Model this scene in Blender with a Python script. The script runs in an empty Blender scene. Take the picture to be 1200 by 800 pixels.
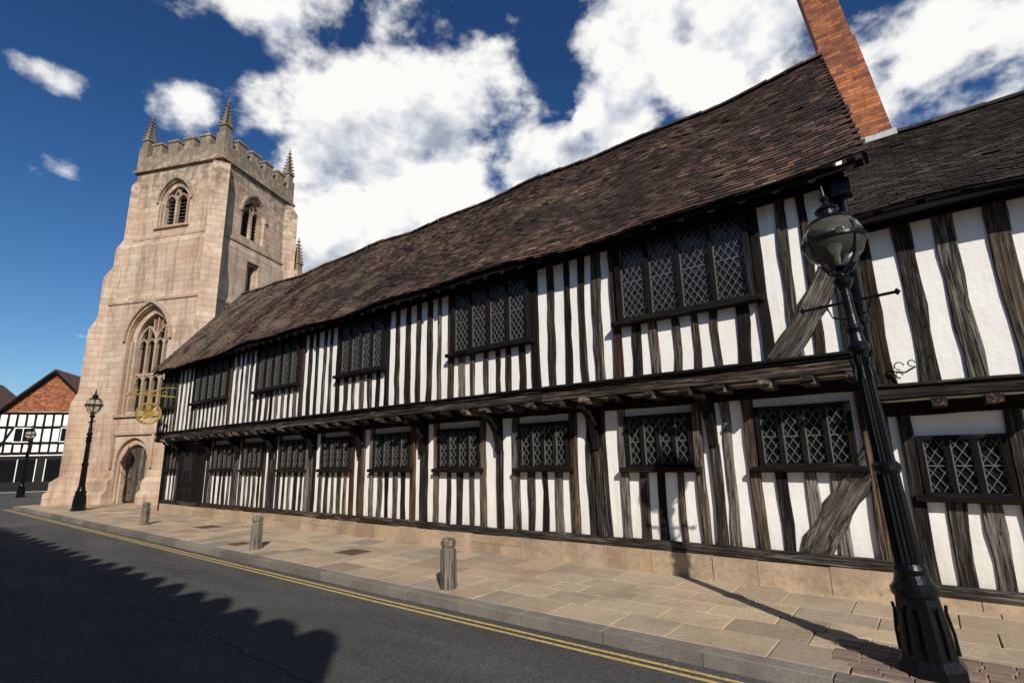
import bpy, bmesh, math, random
from mathutils import Vector, Matrix
random.seed(7)
R=random.random
def U(a,b): return a+(b-a)*random.random()
scene=bpy.context.scene
COL=scene.collection

# ---------------------------------------------------------------- node helpers
def newmat(name):
    m=bpy.data.materials.new(name); m.use_nodes=True
    nt=m.node_tree; nt.nodes.clear()
    out=nt.nodes.new('ShaderNodeOutputMaterial'); b=nt.nodes.new('ShaderNodeBsdfPrincipled')
    nt.links.new(b.outputs[0],out.inputs[0])
    return m,nt,b
class N:
    def __init__(s,nt): s.nt=nt
    def put(s,v,sock):
        if isinstance(v,(int,float)): sock.default_value=v
        elif isinstance(v,(tuple,list)):
            if len(sock.default_value)==4 and len(v)==3: v=tuple(v)+(1,)
            sock.default_value=v
        else: s.nt.links.new(v,sock)
    def coord(s,kind='Object'):
        return s.nt.nodes.new('ShaderNodeTexCoord').outputs[kind]
    def pos(s): return s.nt.nodes.new('ShaderNodeNewGeometry').outputs['Position']
    def island(s): return s.nt.nodes.new('ShaderNodeNewGeometry').outputs['Random Per Island']
    def attr(s,n):
        a=s.nt.nodes.new('ShaderNodeAttribute'); a.attribute_name=n; return a.outputs['Vector']
    def mapping(s,v,scale=(1,1,1),loc=(0,0,0),rot=(0,0,0)):
        m=s.nt.nodes.new('ShaderNodeMapping'); s.put(v,m.inputs[0]); m.inputs['Scale'].default_value=scale
        m.inputs['Location'].default_value=loc; m.inputs['Rotation'].default_value=rot; return m.outputs[0]
    def noise(s,v,scale=5,detail=4,rough=.55,dist=0,color=False):
        n=s.nt.nodes.new('ShaderNodeTexNoise'); s.put(v,n.inputs['Vector']); n.inputs['Scale'].default_value=scale
        n.inputs['Detail'].default_value=detail; n.inputs['Roughness'].default_value=rough; n.inputs['Distortion'].default_value=dist
        return n.outputs['Color' if color else 'Fac']
    def ramp(s,f,stops):
        r=s.nt.nodes.new('ShaderNodeValToRGB'); s.put(f,r.inputs[0]); e=r.color_ramp.elements
        while len(e)<len(stops): e.new(.5)
        for i,(p,c) in enumerate(stops):
            e[i].position=p
            if isinstance(c,(int,float)): c=(c,c,c)
            e[i].color=tuple(c)+(1,)
        return r.outputs[0]
    def mix(s,f,a,b,mode='MIX'):
        m=s.nt.nodes.new('ShaderNodeMix'); m.data_type='RGBA'; m.blend_type=mode
        s.put(f,m.inputs[0]); s.put(a,m.inputs[6]); s.put(b,m.inputs[7]); return m.outputs[2]
    def math(s,op,a,b=0,c=0,clamp=False):
        m=s.nt.nodes.new('ShaderNodeMath'); m.operation=op; m.use_clamp=clamp
        s.put(a,m.inputs[0]); s.put(b,m.inputs[1]); s.put(c,m.inputs[2]); return m.outputs[0]
    def vmath(s,op,a,b=(0,0,0),out=0):
        m=s.nt.nodes.new('ShaderNodeVectorMath'); m.operation=op; s.put(a,m.inputs[0]); s.put(b,m.inputs[1]); return m.outputs[out]
    def bump(s,h,strength=.3,dist=.02,normal=None):
        b=s.nt.nodes.new('ShaderNodeBump'); s.put(h,b.inputs['Height']); b.inputs['Strength'].default_value=strength
        b.inputs['Distance'].default_value=dist
        if normal: s.put(normal,b.inputs['Normal'])
        return b.outputs[0]
    def sep(s,v):
        m=s.nt.nodes.new('ShaderNodeSeparateXYZ'); s.put(v,m.inputs[0]); return m.outputs
    def comb(s,x,y,z):
        m=s.nt.nodes.new('ShaderNodeCombineXYZ'); s.put(x,m.inputs[0]); s.put(y,m.inputs[1]); s.put(z,m.inputs[2]); return m.outputs[0]

# ---------------------------------------------------------------- materials
def mat_timber(name,dark=(.010,.008,.0065),mid=(.040,.031,.025),light=(.20,.175,.15),lo=.40,hi=.74):
    m,nt,b=newmat(name); n=N(nt)
    a=n.attr('loc'); isl=n.island()
    g=n.noise(n.mapping(a,(42,42,1.5)),1,4,.72,.3)
    g2=n.noise(n.mapping(a,(8,8,1.1)),1,2,.6,.3)
    t=n.math('ADD',n.math('MULTIPLY',g,.80),n.math('MULTIPLY',g2,.30))
    t=n.math('ADD',t,n.math('MULTIPLY',n.math('SUBTRACT',isl,.55),.17))
    c=n.ramp(t,[(lo,dark),((lo+hi)/2,mid),(hi,light)])
    br=n.ramp(n.math('FRACT',n.math('MULTIPLY',isl,7.31)),[(.0,(1,1,1)),(.76,(1,1,1)),(.84,(1.05,.80,.62)),(1,(.95,.85,.75))])
    c=n.mix(1,c,br,'MULTIPLY')
    ck=n.noise(n.mapping(a,(16,16,.7),(5,5,5)),1,2,.5,.6)
    ckm=n.ramp(n.math('ABSOLUTE',n.math('SUBTRACT',ck,.5)),[(.006,.25),(.022,1.0)])
    c=n.mix(1,c,ckm,'MULTIPLY')
    n.put(c,b.inputs['Base Color']); b.inputs['Roughness'].default_value=.85
    b.inputs['Specular IOR Level'].default_value=.15
    n.put(n.bump(n.math('MULTIPLY',g,ckm),1.0,.014),b.inputs['Normal'])
    return m
M_oak=mat_timber('weathered_oak',(.010,.008,.0065),(.040,.033,.027),(.23,.205,.178))
M_oakdark=mat_timber('dark_oak',(.005,.0045,.004),(.013,.011,.009),(.08,.070,.060),.43,.84)  # dark oak; beneath the jetty its tone also paints in deeper shade
M_oakgrey=mat_timber('grey_oak',(.016,.014,.012),(.088,.075,.062),(.30,.27,.23),.34,.72)
M_oakbrown=mat_timber('brown_oak',(.018,.011,.008),(.060,.038,.025),(.18,.13,.09),.35,.75)
M_bollard=mat_timber('bollard_oak',(.04,.035,.027),(.13,.115,.09),(.25,.225,.18),.30,.70)

def mat_plaster():
    m,nt,b=newmat('lime_plaster'); n=N(nt); p=n.pos()
    f=n.noise(p,1.7,4,.6); f2=n.noise(n.mapping(p,(7,7,.7)),1,4,.6)
    c=n.mix(n.ramp(f,[(.42,0),(.72,.6)]),(.89,.865,.81),(.81,.765,.69))
    c=n.mix(n.ramp(f2,[(.56,0),(.8,.55)]),c,(.60,.52,.42))
    z=n.sep(p)[2]
    c=n.mix(n.math('MULTIPLY',n.math('SUBTRACT',.95,z,clamp=True),f2,clamp=True),c,(.5,.43,.34))
    n.put(c,b.inputs['Base Color']); b.inputs['Roughness'].default_value=.9
    n.put(n.bump(n.noise(p,11,5,.6),.5,.014),b.inputs['Normal'])
    return m
M_plaster=mat_plaster()

def mat_tile(name,stops,mossc=(.15,.125,.075),dark=(.030,.022,.018)):
    m,nt,b=newmat(name); n=N(nt); p=n.pos(); isl=n.island()
    c=n.ramp(isl,stops)
    big=n.noise(p,.7,4,.65)
    c=n.mix(n.ramp(big,[(.40,0),(.60,.85)]),c,dark)
    x=n.sep(p)[0]
    lt=n.math('MULTIPLY',n.noise(p,1.3,4,.65),n.math('ADD',.84,n.math('MULTIPLY',x,-.020)))
    c=n.mix(n.ramp(lt,[(.52,0),(.74,.8)]),c,(.20,.145,.095))
    sp=n.noise(p,11,4,.7)
    c=n.mix(n.ramp(sp,[(.58,0),(.72,.6)]),c,mossc)
    n.put(c,b.inputs['Base Color']); b.inputs['Roughness'].default_value=.9
    b.inputs['Specular IOR Level'].default_value=.2
    n.put(n.bump(sp,.5,.01),b.inputs['Normal'])
    return m
M_tile=mat_tile('clay_roof_tiles',[(0,(.020,.014,.012)),(.3,(.056,.034,.027)),(.7,(.105,.056,.040)),(.93,(.17,.092,.060)),(1,(.22,.175,.13))])
M_tiledark=mat_tile('dark_roof_tiles',[(0,(.016,.014,.013)),(.5,(.040,.030,.024)),(1,(.085,.065,.048))],(.10,.085,.045),(.02,.016,.013))

def mat_ashlar(name,base,alt,bw=.62,bh=.30,stain=(.15,.105,.075),topdark=.8):
    m,nt,b=newmat(name); n=N(nt); p=n.coord('Object'); s=n.sep(p)
    v=n.comb(n.math('ADD',s[0],s[1]),s[2],0)
    br=nt.nodes.new('ShaderNodeTexBrick'); n.put(v,br.inputs['Vector'])
    br.inputs['Scale'].default_value=1; br.inputs['Brick Width'].default_value=bw; br.inputs['Row Height'].default_value=bh
    br.inputs['Mortar Size'].default_value=.008; br.inputs['Mortar Smooth'].default_value=.3
    br.inputs['Color1'].default_value=base+(1,); br.inputs['Color2'].default_value=alt+(1,)
    br.inputs['Mortar'].default_value=(.24,.18,.13,1); br.inputs['Bias'].default_value=-.1
    c=br.outputs[0]
    st2=n.noise(p,.5,4,.65)
    c=n.mix(n.ramp(st2,[(.42,0),(.60,.6)]),c,(.42,.265,.185))
    c=n.mix(n.ramp(n.noise(p,.9,4,.6),[(.5,0),(.68,.6)]),c,(.56,.46,.35))
    st=n.noise(n.mapping(p,(2.2,2.2,.32)),1,5,.7,.3)
    c=n.mix(n.ramp(st,[(.49,0),(.70,.75)]),c,stain)
    z=n.math('DIVIDE',s[2],19)
    c=n.mix(n.ramp(n.math('MULTIPLY',z,n.math('ADD',.55,n.noise(p,2.5,3,.7))),[(.84,0),(1.04,topdark)]),c,(.16,.135,.095))
    n.put(c,b.inputs['Base Color']); b.inputs['Roughness'].default_value=.92
    b.inputs['Specular IOR Level'].default_value=.2
    h=n.math('ADD',n.math('MULTIPLY',br.outputs['Fac'],-1.0),n.math('MULTIPLY',n.noise(p,9,4,.6),.6))
    n.put(n.bump(h,.6,.02),b.inputs['Normal'])
    return m
M_ashlar=mat_ashlar('ashlar_sandstone',(.55,.425,.315),(.42,.305,.22))
M_trim=mat_ashlar('carved_sandstone',(.39,.30,.215),(.35,.265,.185),2.1,.9)
M_mossy=mat_ashlar('weathered_pinnacle_stone',(.17,.145,.095),(.13,.115,.075),.8,.35,(.07,.065,.04))

def mat_islands(name,stops,rough=.85,nscale=18,bumps=.5,stainc=(.12,.10,.08),sa=.5):
    m,nt,b=newmat(name); n=N(nt); p=n.pos(); isl=n.island()
    c=n.ramp(isl,stops)
    f=n.noise(p,nscale,5,.7); g=n.noise(p,1.3,5,.65)
    c=n.mix(.8,c,n.ramp(f,[(.3,.70),(.7,1.22)]),'MULTIPLY')
    c=n.mix(n.ramp(g,[(.46,0),(.72,sa)]),c,stainc)
    sp=n.noise(p,nscale*1.9,2,.5)
    c=n.mix(n.ramp(sp,[(.66,0),(.72,.5)]),c,tuple(q*.35 for q in stainc))
    n.put(c,b.inputs['Base Color']); b.inputs['Roughness'].default_value=rough
    b.inputs['Specular IOR Level'].default_value=.3
    n.put(n.bump(f,bumps,.006),b.inputs['Normal'])
    return m
M_slab=mat_islands('york_stone_slabs',[(0,(.29,.225,.155)),(.15,(.48,.375,.255)),(.32,(.37,.30,.215)),(.5,(.54,.415,.275)),(.66,(.43,.32,.215)),(.8,(.27,.235,.19)),(.9,(.50,.37,.245)),(1,(.34,.235,.165))],.8,20,.7,(.20,.155,.105),.6)
M_kerb=mat_islands('granite_kerb',[(0,(.15,.135,.115)),(1,(.27,.24,.20))],.85,40,.5,(.06,.05,.045))
M_plinth=mat_islands('plinth_stone',[(0,(.34,.24,.15)),(.5,(.50,.37,.24)),(1,(.41,.31,.21))],.9,16,.8,(.16,.12,.085),.7)
M_cobble=mat_islands('red_setts',[(0,(.17,.11,.085)),(1,(.28,.20,.155))],.85,30,.6)

def mat_brick(name,c1,c2,mort,bw=.225,bh=.075,ms=.008):
    m,nt,b=newmat(name); n=N(nt); p=n.coord('Object'); s=n.sep(p)
    v=n.comb(n.math('ADD',s[0],s[1]),s[2],0)
    br=nt.nodes.new('ShaderNodeTexBrick'); n.put(v,br.inputs['Vector'])
    br.inputs['Scale'].default_value=1; br.inputs['Brick Width'].default_value=bw; br.inputs['Row Height'].default_value=bh
    br.inputs['Mortar Size'].default_value=ms
    br.inputs['Color1'].default_value=c1+(1,); br.inputs['Color2'].default_value=c2+(1,); br.inputs['Mortar'].default_value=mort+(1,)
    f=n.noise(p,4,5,.75)
    c=n.mix(.85,br.outputs[0],n.ramp(f,[(.3,.35),(.7,1.35)]),'MULTIPLY')
    n.put(c,b.inputs['Base Color']); b.inputs['Roughness'].default_value=.9
    h=n.math('ADD',n.math('MULTIPLY',br.outputs['Fac'],-1.0),n.math('MULTIPLY',f,.6))
    n.put(n.bump(h,.8,.012),b.inputs['Normal'])
    return m
M_brick=mat_brick('orange_brick',(.56,.18,.055),(.19,.055,.03),(.15,.10,.07),.22,.072,.006)
M_brick2=mat_brick('red_brick',(.30,.12,.07),(.22,.085,.05),(.30,.26,.22))

def mat_asphalt():
    m,nt,b=newmat('asphalt'); n=N(nt); p=n.pos()
    f=n.noise(p,120,3,.8); f2=n.noise(p,38,3,.7); g=n.noise(n.mapping(p,(.35,1.4,1)),1,5,.65)
    c=n.ramp(f,[(.3,(.040,.039,.039)),(.52,(.076,.074,.072)),(.68,(.20,.195,.185))])
    c=n.mix(.8,c,n.ramp(f2,[(.32,.62),(.5,1.0),(.70,1.5)]),'MULTIPLY')
    c=n.mix(.85,c,n.ramp(g,[(.3,.66),(.7,1.3)]),'MULTIPLY')
    s_=n.sep(p); wv=n.math('ADD',s_[1],n.math('MULTIPLY',n.noise(n.mapping(p,(.6,.6,.6)),1,5,.7),.5))
    seam=n.ramp(n.math('ABSOLUTE',n.math('SUBTRACT',wv,3.05)),[(.008,.5),(.02,1.)])
    c=n.mix(1,c,seam,'MULTIPLY')
    n.put(c,b.inputs['Base Color']); b.inputs['Roughness'].default_value=.9
    b.inputs['Specular IOR Level'].default_value=.15
    n.put(n.bump(n.math('ADD',f,f2),1.0,.010),b.inputs['Normal'])
    return m
M_asph=mat_asphalt()
def mat_simple(name,col,rough=.6,metal=0,var=.25,sc=12,spec=.5,bumps=0):
    m,nt,b=newmat(name); n=N(nt); p=n.coord('Object'); f=n.noise(p,sc,4,.6)
    c=n.mix(1,col,n.ramp(f,[(.3,1-var),(.7,1+var)]),'MULTIPLY')
    n.put(c,b.inputs['Base Color']); b.inputs['Roughness'].default_value=rough; b.inputs['Metallic'].default_value=metal
    b.inputs['Specular IOR Level'].default_value=spec
    if bumps: n.put(n.bump(f,bumps,.01),b.inputs['Normal'])
    return m
M_mortar=mat_simple('mortar',(.10,.08,.06),.95)
M_iron=mat_simple('black_cast_iron',(.004,.004,.0045),.30,0,.4,30,.28,.25)
M_lead=mat_simple('lead_came',(.135,.13,.12),.6,.2)
M_leadflash=mat_simple('lead_flashing',(.42,.42,.42),.6)
M_dark=mat_simple('painted_dark',(.008,.007,.006),.9)  # near-black colour; stands in for shade in doorway and tower openings
M_gold=mat_simple('gilded_metal',(.55,.36,.08),.4,.6,.5,20)
M_rust=mat_simple('rusty_iron_cover',(.10,.06,.04),.8,0,.4,30,.4,.4)
M_dirt=mat_simple('ground_earth',(.11,.10,.08),.95,0,.3,2)
def mat_paint():
    m,nt,b=newmat('worn_yellow_paint'); n=N(nt); p=n.pos()
    f=n.noise(p,40,5,.75)
    c=n.mix(n.ramp(f,[(.48,0),(.64,.95)]),(.58,.41,.12),(.11,.10,.08))
    n.put(c,b.inputs['Base Color']); b.inputs['Roughness'].default_value=.8; return m
M_yellow=mat_paint()
def mat_glass(name):
    m,nt,b=newmat(name); n=N(nt); p=n.pos()
    b.inputs['Base Color'].default_value=(.008,.009,.010,1); b.inputs['Roughness'].default_value=.10
    b.inputs['Specular IOR Level'].default_value=.40
    n.put(n.bump(n.noise(p,8,3,.6),.55,.03),b.inputs['Normal']); return m
M_glass=mat_glass('old_window_glass')
def mat_lampglass():
    m,nt,b=newmat('lamp_glass')
    b.inputs['Base Color'].default_value=(.72,.71,.64,1); b.inputs['Roughness'].default_value=.04
    b.inputs['Transmission Weight'].default_value=.95; b.inputs['IOR'].default_value=1.12
    b.inputs['Specular IOR Level'].default_value=.8
    return m
M_lampglass=mat_lampglass()

# ---------------------------------------------------------------- mesh builder
class MB:
    def __init__(s): s.v=[]; s.f=[]; s.l=[]; s.sm=False
    def add(s,vs,fs,ls=None):
        o=len(s.v); s.v+= [tuple(v) for v in vs]; s.f+=[tuple(i+o for i in f) for f in fs]
        s.l+= ls if ls else [tuple(v) for v in vs]
    def box(s,x0,x1,y0,y1,z0,z1,long='z'):
        vs=[(x,y,z) for z in (z0,z1) for y in (y0,y1) for x in (x0,x1)]
        fs=[(0,2,3,1),(4,5,7,6),(0,1,5,4),(2,6,7,3),(0,4,6,2),(1,3,7,5)]
        off=(R()*50,R()*50,R()*50)
        if long=='x': ls=[(v[1]+off[0],v[2]+off[1],v[0]+off[2]) for v in vs]
        elif long=='y': ls=[(v[0]+off[0],v[2]+off[1],v[1]+off[2]) for v in vs]
        else: ls=[(v[0]+off[0],v[1]+off[1],v[2]+off[2]) for v in vs]
        s.add(vs,fs,ls)
    def beam(s,p0,p1,w,d,out=(0,-1,0),jit=.008,seg=None,tw=0,chamf=.012,arc=0):
        """timber from p0 to p1 (points on its back centre line), width w across, depth d along 'out'"""
        p0=Vector(p0); p1=Vector(p1); ax=p1-p0; L=ax.length; ax.normalize(); o=Vector(out).normalized()
        side=ax.cross(o).normalized()
        if seg is None: seg=max(2,int(L/.27))
        off=Vector((R()*50,R()*50,R()*50)); vs=[];ls=[];fs=[]
        bow=U(-1,1)*jit*1.6+arc
        for i in range(seg+1):
            t=i/seg; c=p0+ax*L*t+side*(bow*math.sin(math.pi*t))
            hw=w/2*(1+tw*(t-.5)); a=U(-jit,jit); b=U(-jit,jit); dd=d+U(-jit,jit)*.5
            prof=[(-hw+a,0),(-hw+a,dd-chamf),(-hw+a+chamf,dd),(hw+b-chamf,dd),(hw+b,dd-chamf),(hw+b,0)]
            for q,e in prof:
                vs.append(c+side*q+o*e); ls.append((q+off.x,e+off.y,L*t+off.z))
        k=6
        for i in range(seg):
            for j in range(k):
                a=i*k+j; b=i*k+(j+1)%k
                fs.append((a,b,b+k,a+k))
        fs.append(tuple(range(k-1,-1,-1))); fs.append(tuple(seg*k+j for j in range(k)))
        s.add(vs,fs,ls)
    def prism(s,poly,d0,d1,axis='y'):
        """poly in (s,z); extruded along axis between d0,d1"""
        n=len(poly); vs=[]
        for d in (d0,d1):
            for a,z in poly: vs.append((a,d,z) if axis=='y' else (d,a,z))
        fs=[tuple(range(n)),tuple(range(2*n-1,n-1,-1))]+[(i,i+n,(i+1)%n+n,(i+1)%n) for i in range(n)]
        s.add(vs,fs)
    def lathe(s,prof,c=(0,0,0),seg=24,flute=0,rot=0):
        vs=[];fs=[]; n=len(prof)
        for r,z in prof:
            for j in range(seg):
                a=2*math.pi*j/seg+rot; rr=r*(1-flute*(j%2))
                vs.append((c[0]+rr*math.cos(a),c[1]+rr*math.sin(a),c[2]+z))
        for i in range(n-1):
            for j in range(seg):
                fs.append((i*seg+j,i*seg+(j+1)%seg,(i+1)*seg+(j+1)%seg,(i+1)*seg+j))
        fs.append(tuple(range(seg-1,-1,-1))); fs.append(tuple((n-1)*seg+j for j in range(seg)))
        s.add(vs,fs)
    def tube(s,pts,r,seg=8):
        pts=[Vector(p) for p in pts]; vs=[];fs=[]
        for i,p in enumerate(pts):
            t=(pts[min(i+1,len(pts)-1)]-pts[max(i-1,0)]).normalized()
            up=Vector((0,0,1)) if abs(t.z)<.9 else Vector((0,1,0))
            a=t.cross(up).normalized(); b=t.cross(a)
            for j in range(seg):
                an=2*math.pi*j/seg; vs.append(p+a*math.cos(an)*r+b*math.sin(an)*r)
        for i in range(len(pts)-1):
            for j in range(seg): fs.append((i*seg+j,i*seg+(j+1)%seg,(i+1)*seg+(j+1)%seg,(i+1)*seg+j))
        fs.append(tuple(range(seg-1,-1,-1))); fs.append(tuple((len(pts)-1)*seg+j for j in range(seg)))
        s.add(vs,fs)
    def obj(s,name,mat,parent=None,smooth=False,fixn=True):
        me=bpy.data.meshes.new(name); me.from_pydata(s.v,[],s.f)
        at=me.attributes.new('loc','FLOAT_VECTOR','POINT')
        at.data.foreach_set('vector',[c for l in s.l for c in l])
        if fixn:
            bm=bmesh.new(); bm.from_mesh(me); bmesh.ops.recalc_face_normals(bm,faces=bm.faces); bm.to_mesh(me); bm.free()
        me.materials.append(mat); o=bpy.data.objects.new(name,me); COL.objects.link(o)
        if smooth:
            for p in me.polygons: p.use_smooth=True
        if parent: o.parent=parent
        return o
def empty(name,loc=(0,0,0),rz=0):
    e=bpy.data.objects.new(name,None); e.location=loc; e.rotation_euler=(0,0,rz); e.empty_display_size=.3; COL.objects.link(e); return e

# ================================================================= GROUND
def kerb_y(x):   # kerb front line, drifts gently away down the street
    if x>-6: return 4.98
    return 4.98+(-6-x)*.012
g=MB(); g.add([(-900,-900,-.14),(900,-900,-.14),(900,900,-.14),(-900,900,-.14)],[(0,1,2,3)]); g.obj('ground',M_dirt)
rd=MB(); xs=[60,20,5,-6,-20,-31,-60,-120]
for i in range(len(xs)-1):
    a,b=xs[i],xs[i+1]
    ya=kerb_y(a)+.02; yb=kerb_y(b)+.02
    if b<-32: yb=40
    if a<-32: ya=40
    rd.add([(a,-2.0,-.12),(a,ya,-.12),(b,yb,-.12),(b,-2.0 if b>-40 else -30,-.12)],[(0,1,2,3)])
rd.obj('road',M_asph)
yl=MB()
for off in (.15,.26):
    X=12.
    while X>-33:
        x2=X-1.5
        yl.add([(X,kerb_y(X)-off-.050,-.115),(X,kerb_y(X)-off,-.115),(x2,kerb_y(x2)-off,-.115),(x2,kerb_y(x2)-off-.050,-.115)],[(0,1,2,3)])
        X=x2
yl.obj('yellow_road_lines',M_yellow)

pav=empty('pavement')
bed=MB()
xs=[14,5,-6,-20,-32.5]
for a,b in zip(xs[:-1],xs[1:]):
    bed.add([(a,kerb_y(a)+.10,-.022),(a,9.6,-.022),(b,9.6 if b>-25 else 16,-.022),(b,kerb_y(b)+.10,-.022)],[(0,1,2,3)])
bed.obj('mortar_bed',M_mortar,pav)
kb=MB(); x=14.
def slab(mb,x0,x1,y0,y1,z0,z1,j=.004,yf=None):
    vs=[]
    dz=[U(-j,j)*.6 for _ in range(4)]
    c=.006
    pts=[(x0,y0),(x1,y0),(x1,y1),(x0,y1)]
    if yf: pts=[(x0,y0+yf(x0)),(x1,y0+yf(x1)),(x1,y1+yf(x1)),(x0,y1+yf(x0))]
    ins=[(c,c),(-c,c),(-c,-c),(c,-c)]
    jj=[(U(-j,j),U(-j,j)) for _ in range(4)]
    for p in range(4): vs.append((pts[p][0]+jj[p][0],pts[p][1]+jj[p][1],z0))
    for p in range(4): vs.append((pts[p][0]+jj[p][0],pts[p][1]+jj[p][1],z1-c+dz[p]))
    for p in range(4): vs.append((pts[p][0]+jj[p][0]+ins[p][0],pts[p][1]+jj[p][1]+ins[p][1],z1+dz[p]))
    fs=[(0,3,2,1)]+[(i,(i+1)%4,(i+1)%4+4,i+4) for i in range(4)]+[(i+4,(i+1)%4+4,(i+1)%4+8,i+8) for i in range(4)]+[(8,9,10,11)]
    mb.add(vs,fs)
while x>-33:
    L=U(.7,1.05); slab(kb,x-L+.006,x-.006,0,.17,-.16,0.0,.005,kerb_y); x-=L
kb.obj('kerb_stones',M_kerb,pav)
sl=MB(); y=.185
while y<3.0:
    h=random.choice([.38,.45,.52,.6]); x=14.+U(0,.5)
    if y+h>2.85: h=3.02-y
    while x>-33:
        L=random.choice([.45,.6,.75,.9,.68])
        slab(sl,x-L+.005,x-.005,y,y+h-.010,-.06,.0+U(-.002,.002),.004,kerb_y); x-=L
    y+=h
y=8.1
while y<15:
    h=.6; x=-23.2
    while x>-33:
        L=random.choice([.6,.75,.9]); slab(sl,x-L+.007,x-.007,y,y+h-.013,-.06,.0+U(-.002,.002),.004); x-=L
    y+=h
sl.obj('paving_slabs',M_slab,pav)
cv=MB(); 
cv.box(-9.2,-8.65,6.15,6.6,-.02,.009); cv.box(-16.3,-15.6,6.4,6.9,-.02,.009); cv.box(-12.2,-11.8,5.5,5.85,-.02,.009)
cv.obj('iron_covers',M_rust,pav)
cb=MB(); y=5.2
while y<5.95:
    x=1.6+U(0,.1)
    while x>-.75:
        slab(cb,x-.2+.005,x-.005,y,y+.09,-.02,.012+U(-.003,.003),.003); x-=.2
    y+=.1
cb.obj('red_setts',M_cobble,pav)
op=MB(); x=14.
while x>-50:
    slab(op,x-1+.006,x-.006,-2.2,-2.03,-.16,0,.004); slab(op,x-1+.006,x-.006,-2.85,-2.215,-.16,0,.004); slab(op,x-1+.006,x-.006,-3.5,-2.865,-.16,0,.004); x-=1
op.obj('pavement.001',M_slab)

# ================================================================= LEADED WINDOWS
class WinSet:
    def __init__(s): s.fr=MB(); s.gl=MB(); s.ld=MB()
    def lattice(s,x0,x1,z0,z1,y,dx=.105,dz=.155,w=.008):
        m=dz/dx; H=z1-z0
        for sg in (1,-1):
            k=-int(H/dz)-2
            while True:
                xs_=x0+k*dx if sg>0 else x1-k*dx
                if sg>0 and xs_>x1: break
                if sg<0 and xs_<x0: break
                def zof(xx): return (xx-xs_)*m*sg
                za,zb=0.,H
                if sg>0: za=max(za,zof(x0)); zb=min(zb,zof(x1))
                else: za=max(za,zof(x1)); zb=min(zb,zof(x0))
                if zb-za>.01:
                    A=(xs_+sg*za/m,z0+za); B=(xs_+sg*zb/m,z0+zb)
                    d=Vector((B[0]-A[0],B[1]-A[1])).normalized(); nx,nz=-d.y*w/2,d.x*w/2
                    s.ld.prism([(A[0]+nx,A[1]+nz),(B[0]+nx,B[1]+nz),(B[0]-nx,B[1]-nz),(A[0]-nx,A[1]-nz)],y-.006-(.001 if sg>0 else 0),y+.004)
                k+=1
    def window(s,x0,x1,z0,z1,y,n,fw=.07,mw=.055,proj=.05,sill=True):
        """y = plane 30 mm in front of the plaster; frame stands proj in front of it"""
        f=s.fr; yf=y-proj
        f.box(x0,x0+fw,yf,y+.08,z0,z1); f.box(x1-fw,x1,yf,y+.08,z0,z1)
        f.box(x0+fw,x1-fw,yf+.003,y+.08,z1-fw,z1,'x'); f.box(x0+fw,x1-fw,yf+.003,y+.08,z0,z0+fw*.7,'x')
        if sill:
            f.beam((x0-.10,y+.02,z0-.035),(x1+.10,y+.02,z0-.035),.075,proj+.085,jit=.004)
        ix0,ix1=x0+fw,x1-fw; lw=(ix1-ix0-(n-1)*mw)/n; gz0,gz1=z0+fw*.7,z1-fw
        for i in range(n):
            a=ix0+i*(lw+mw)
            if i>0: f.box(a-mw,a,yf+.006,y+.08,gz0,gz1)
            tl=U(-.005,.005); tr=U(-.005,.005)
            s.gl.add([(a,y+.008+tl,gz0),(a+lw,y+.008+tr,gz0),(a+lw,y+.008-tl,gz1),(a,y+.008-tr,gz1)],[(0,1,2,3)])
            s.lattice(a+.012,a+lw-.012,gz0+.01,gz1-.01,y-.006)
            for q0,q1,r0,r1 in ((a,a+.014,gz0,gz1),(a+lw-.014,a+lw,gz0,gz1)):
                s.ld.box(q0,q1,y-.012,y+.02,r0,r1)
            s.ld.box(a+.014,a+lw-.014,y-.010,y+.012,(gz0+gz1)/2-.006,(gz0+gz1)/2+.006)
    def finish(s,parent):
        s.fr.obj('window_frames',M_oakdark,parent); s.gl.obj('window_glass',M_glass,parent); s.ld.obj('leaded_lattice',M_lead,parent)

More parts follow.
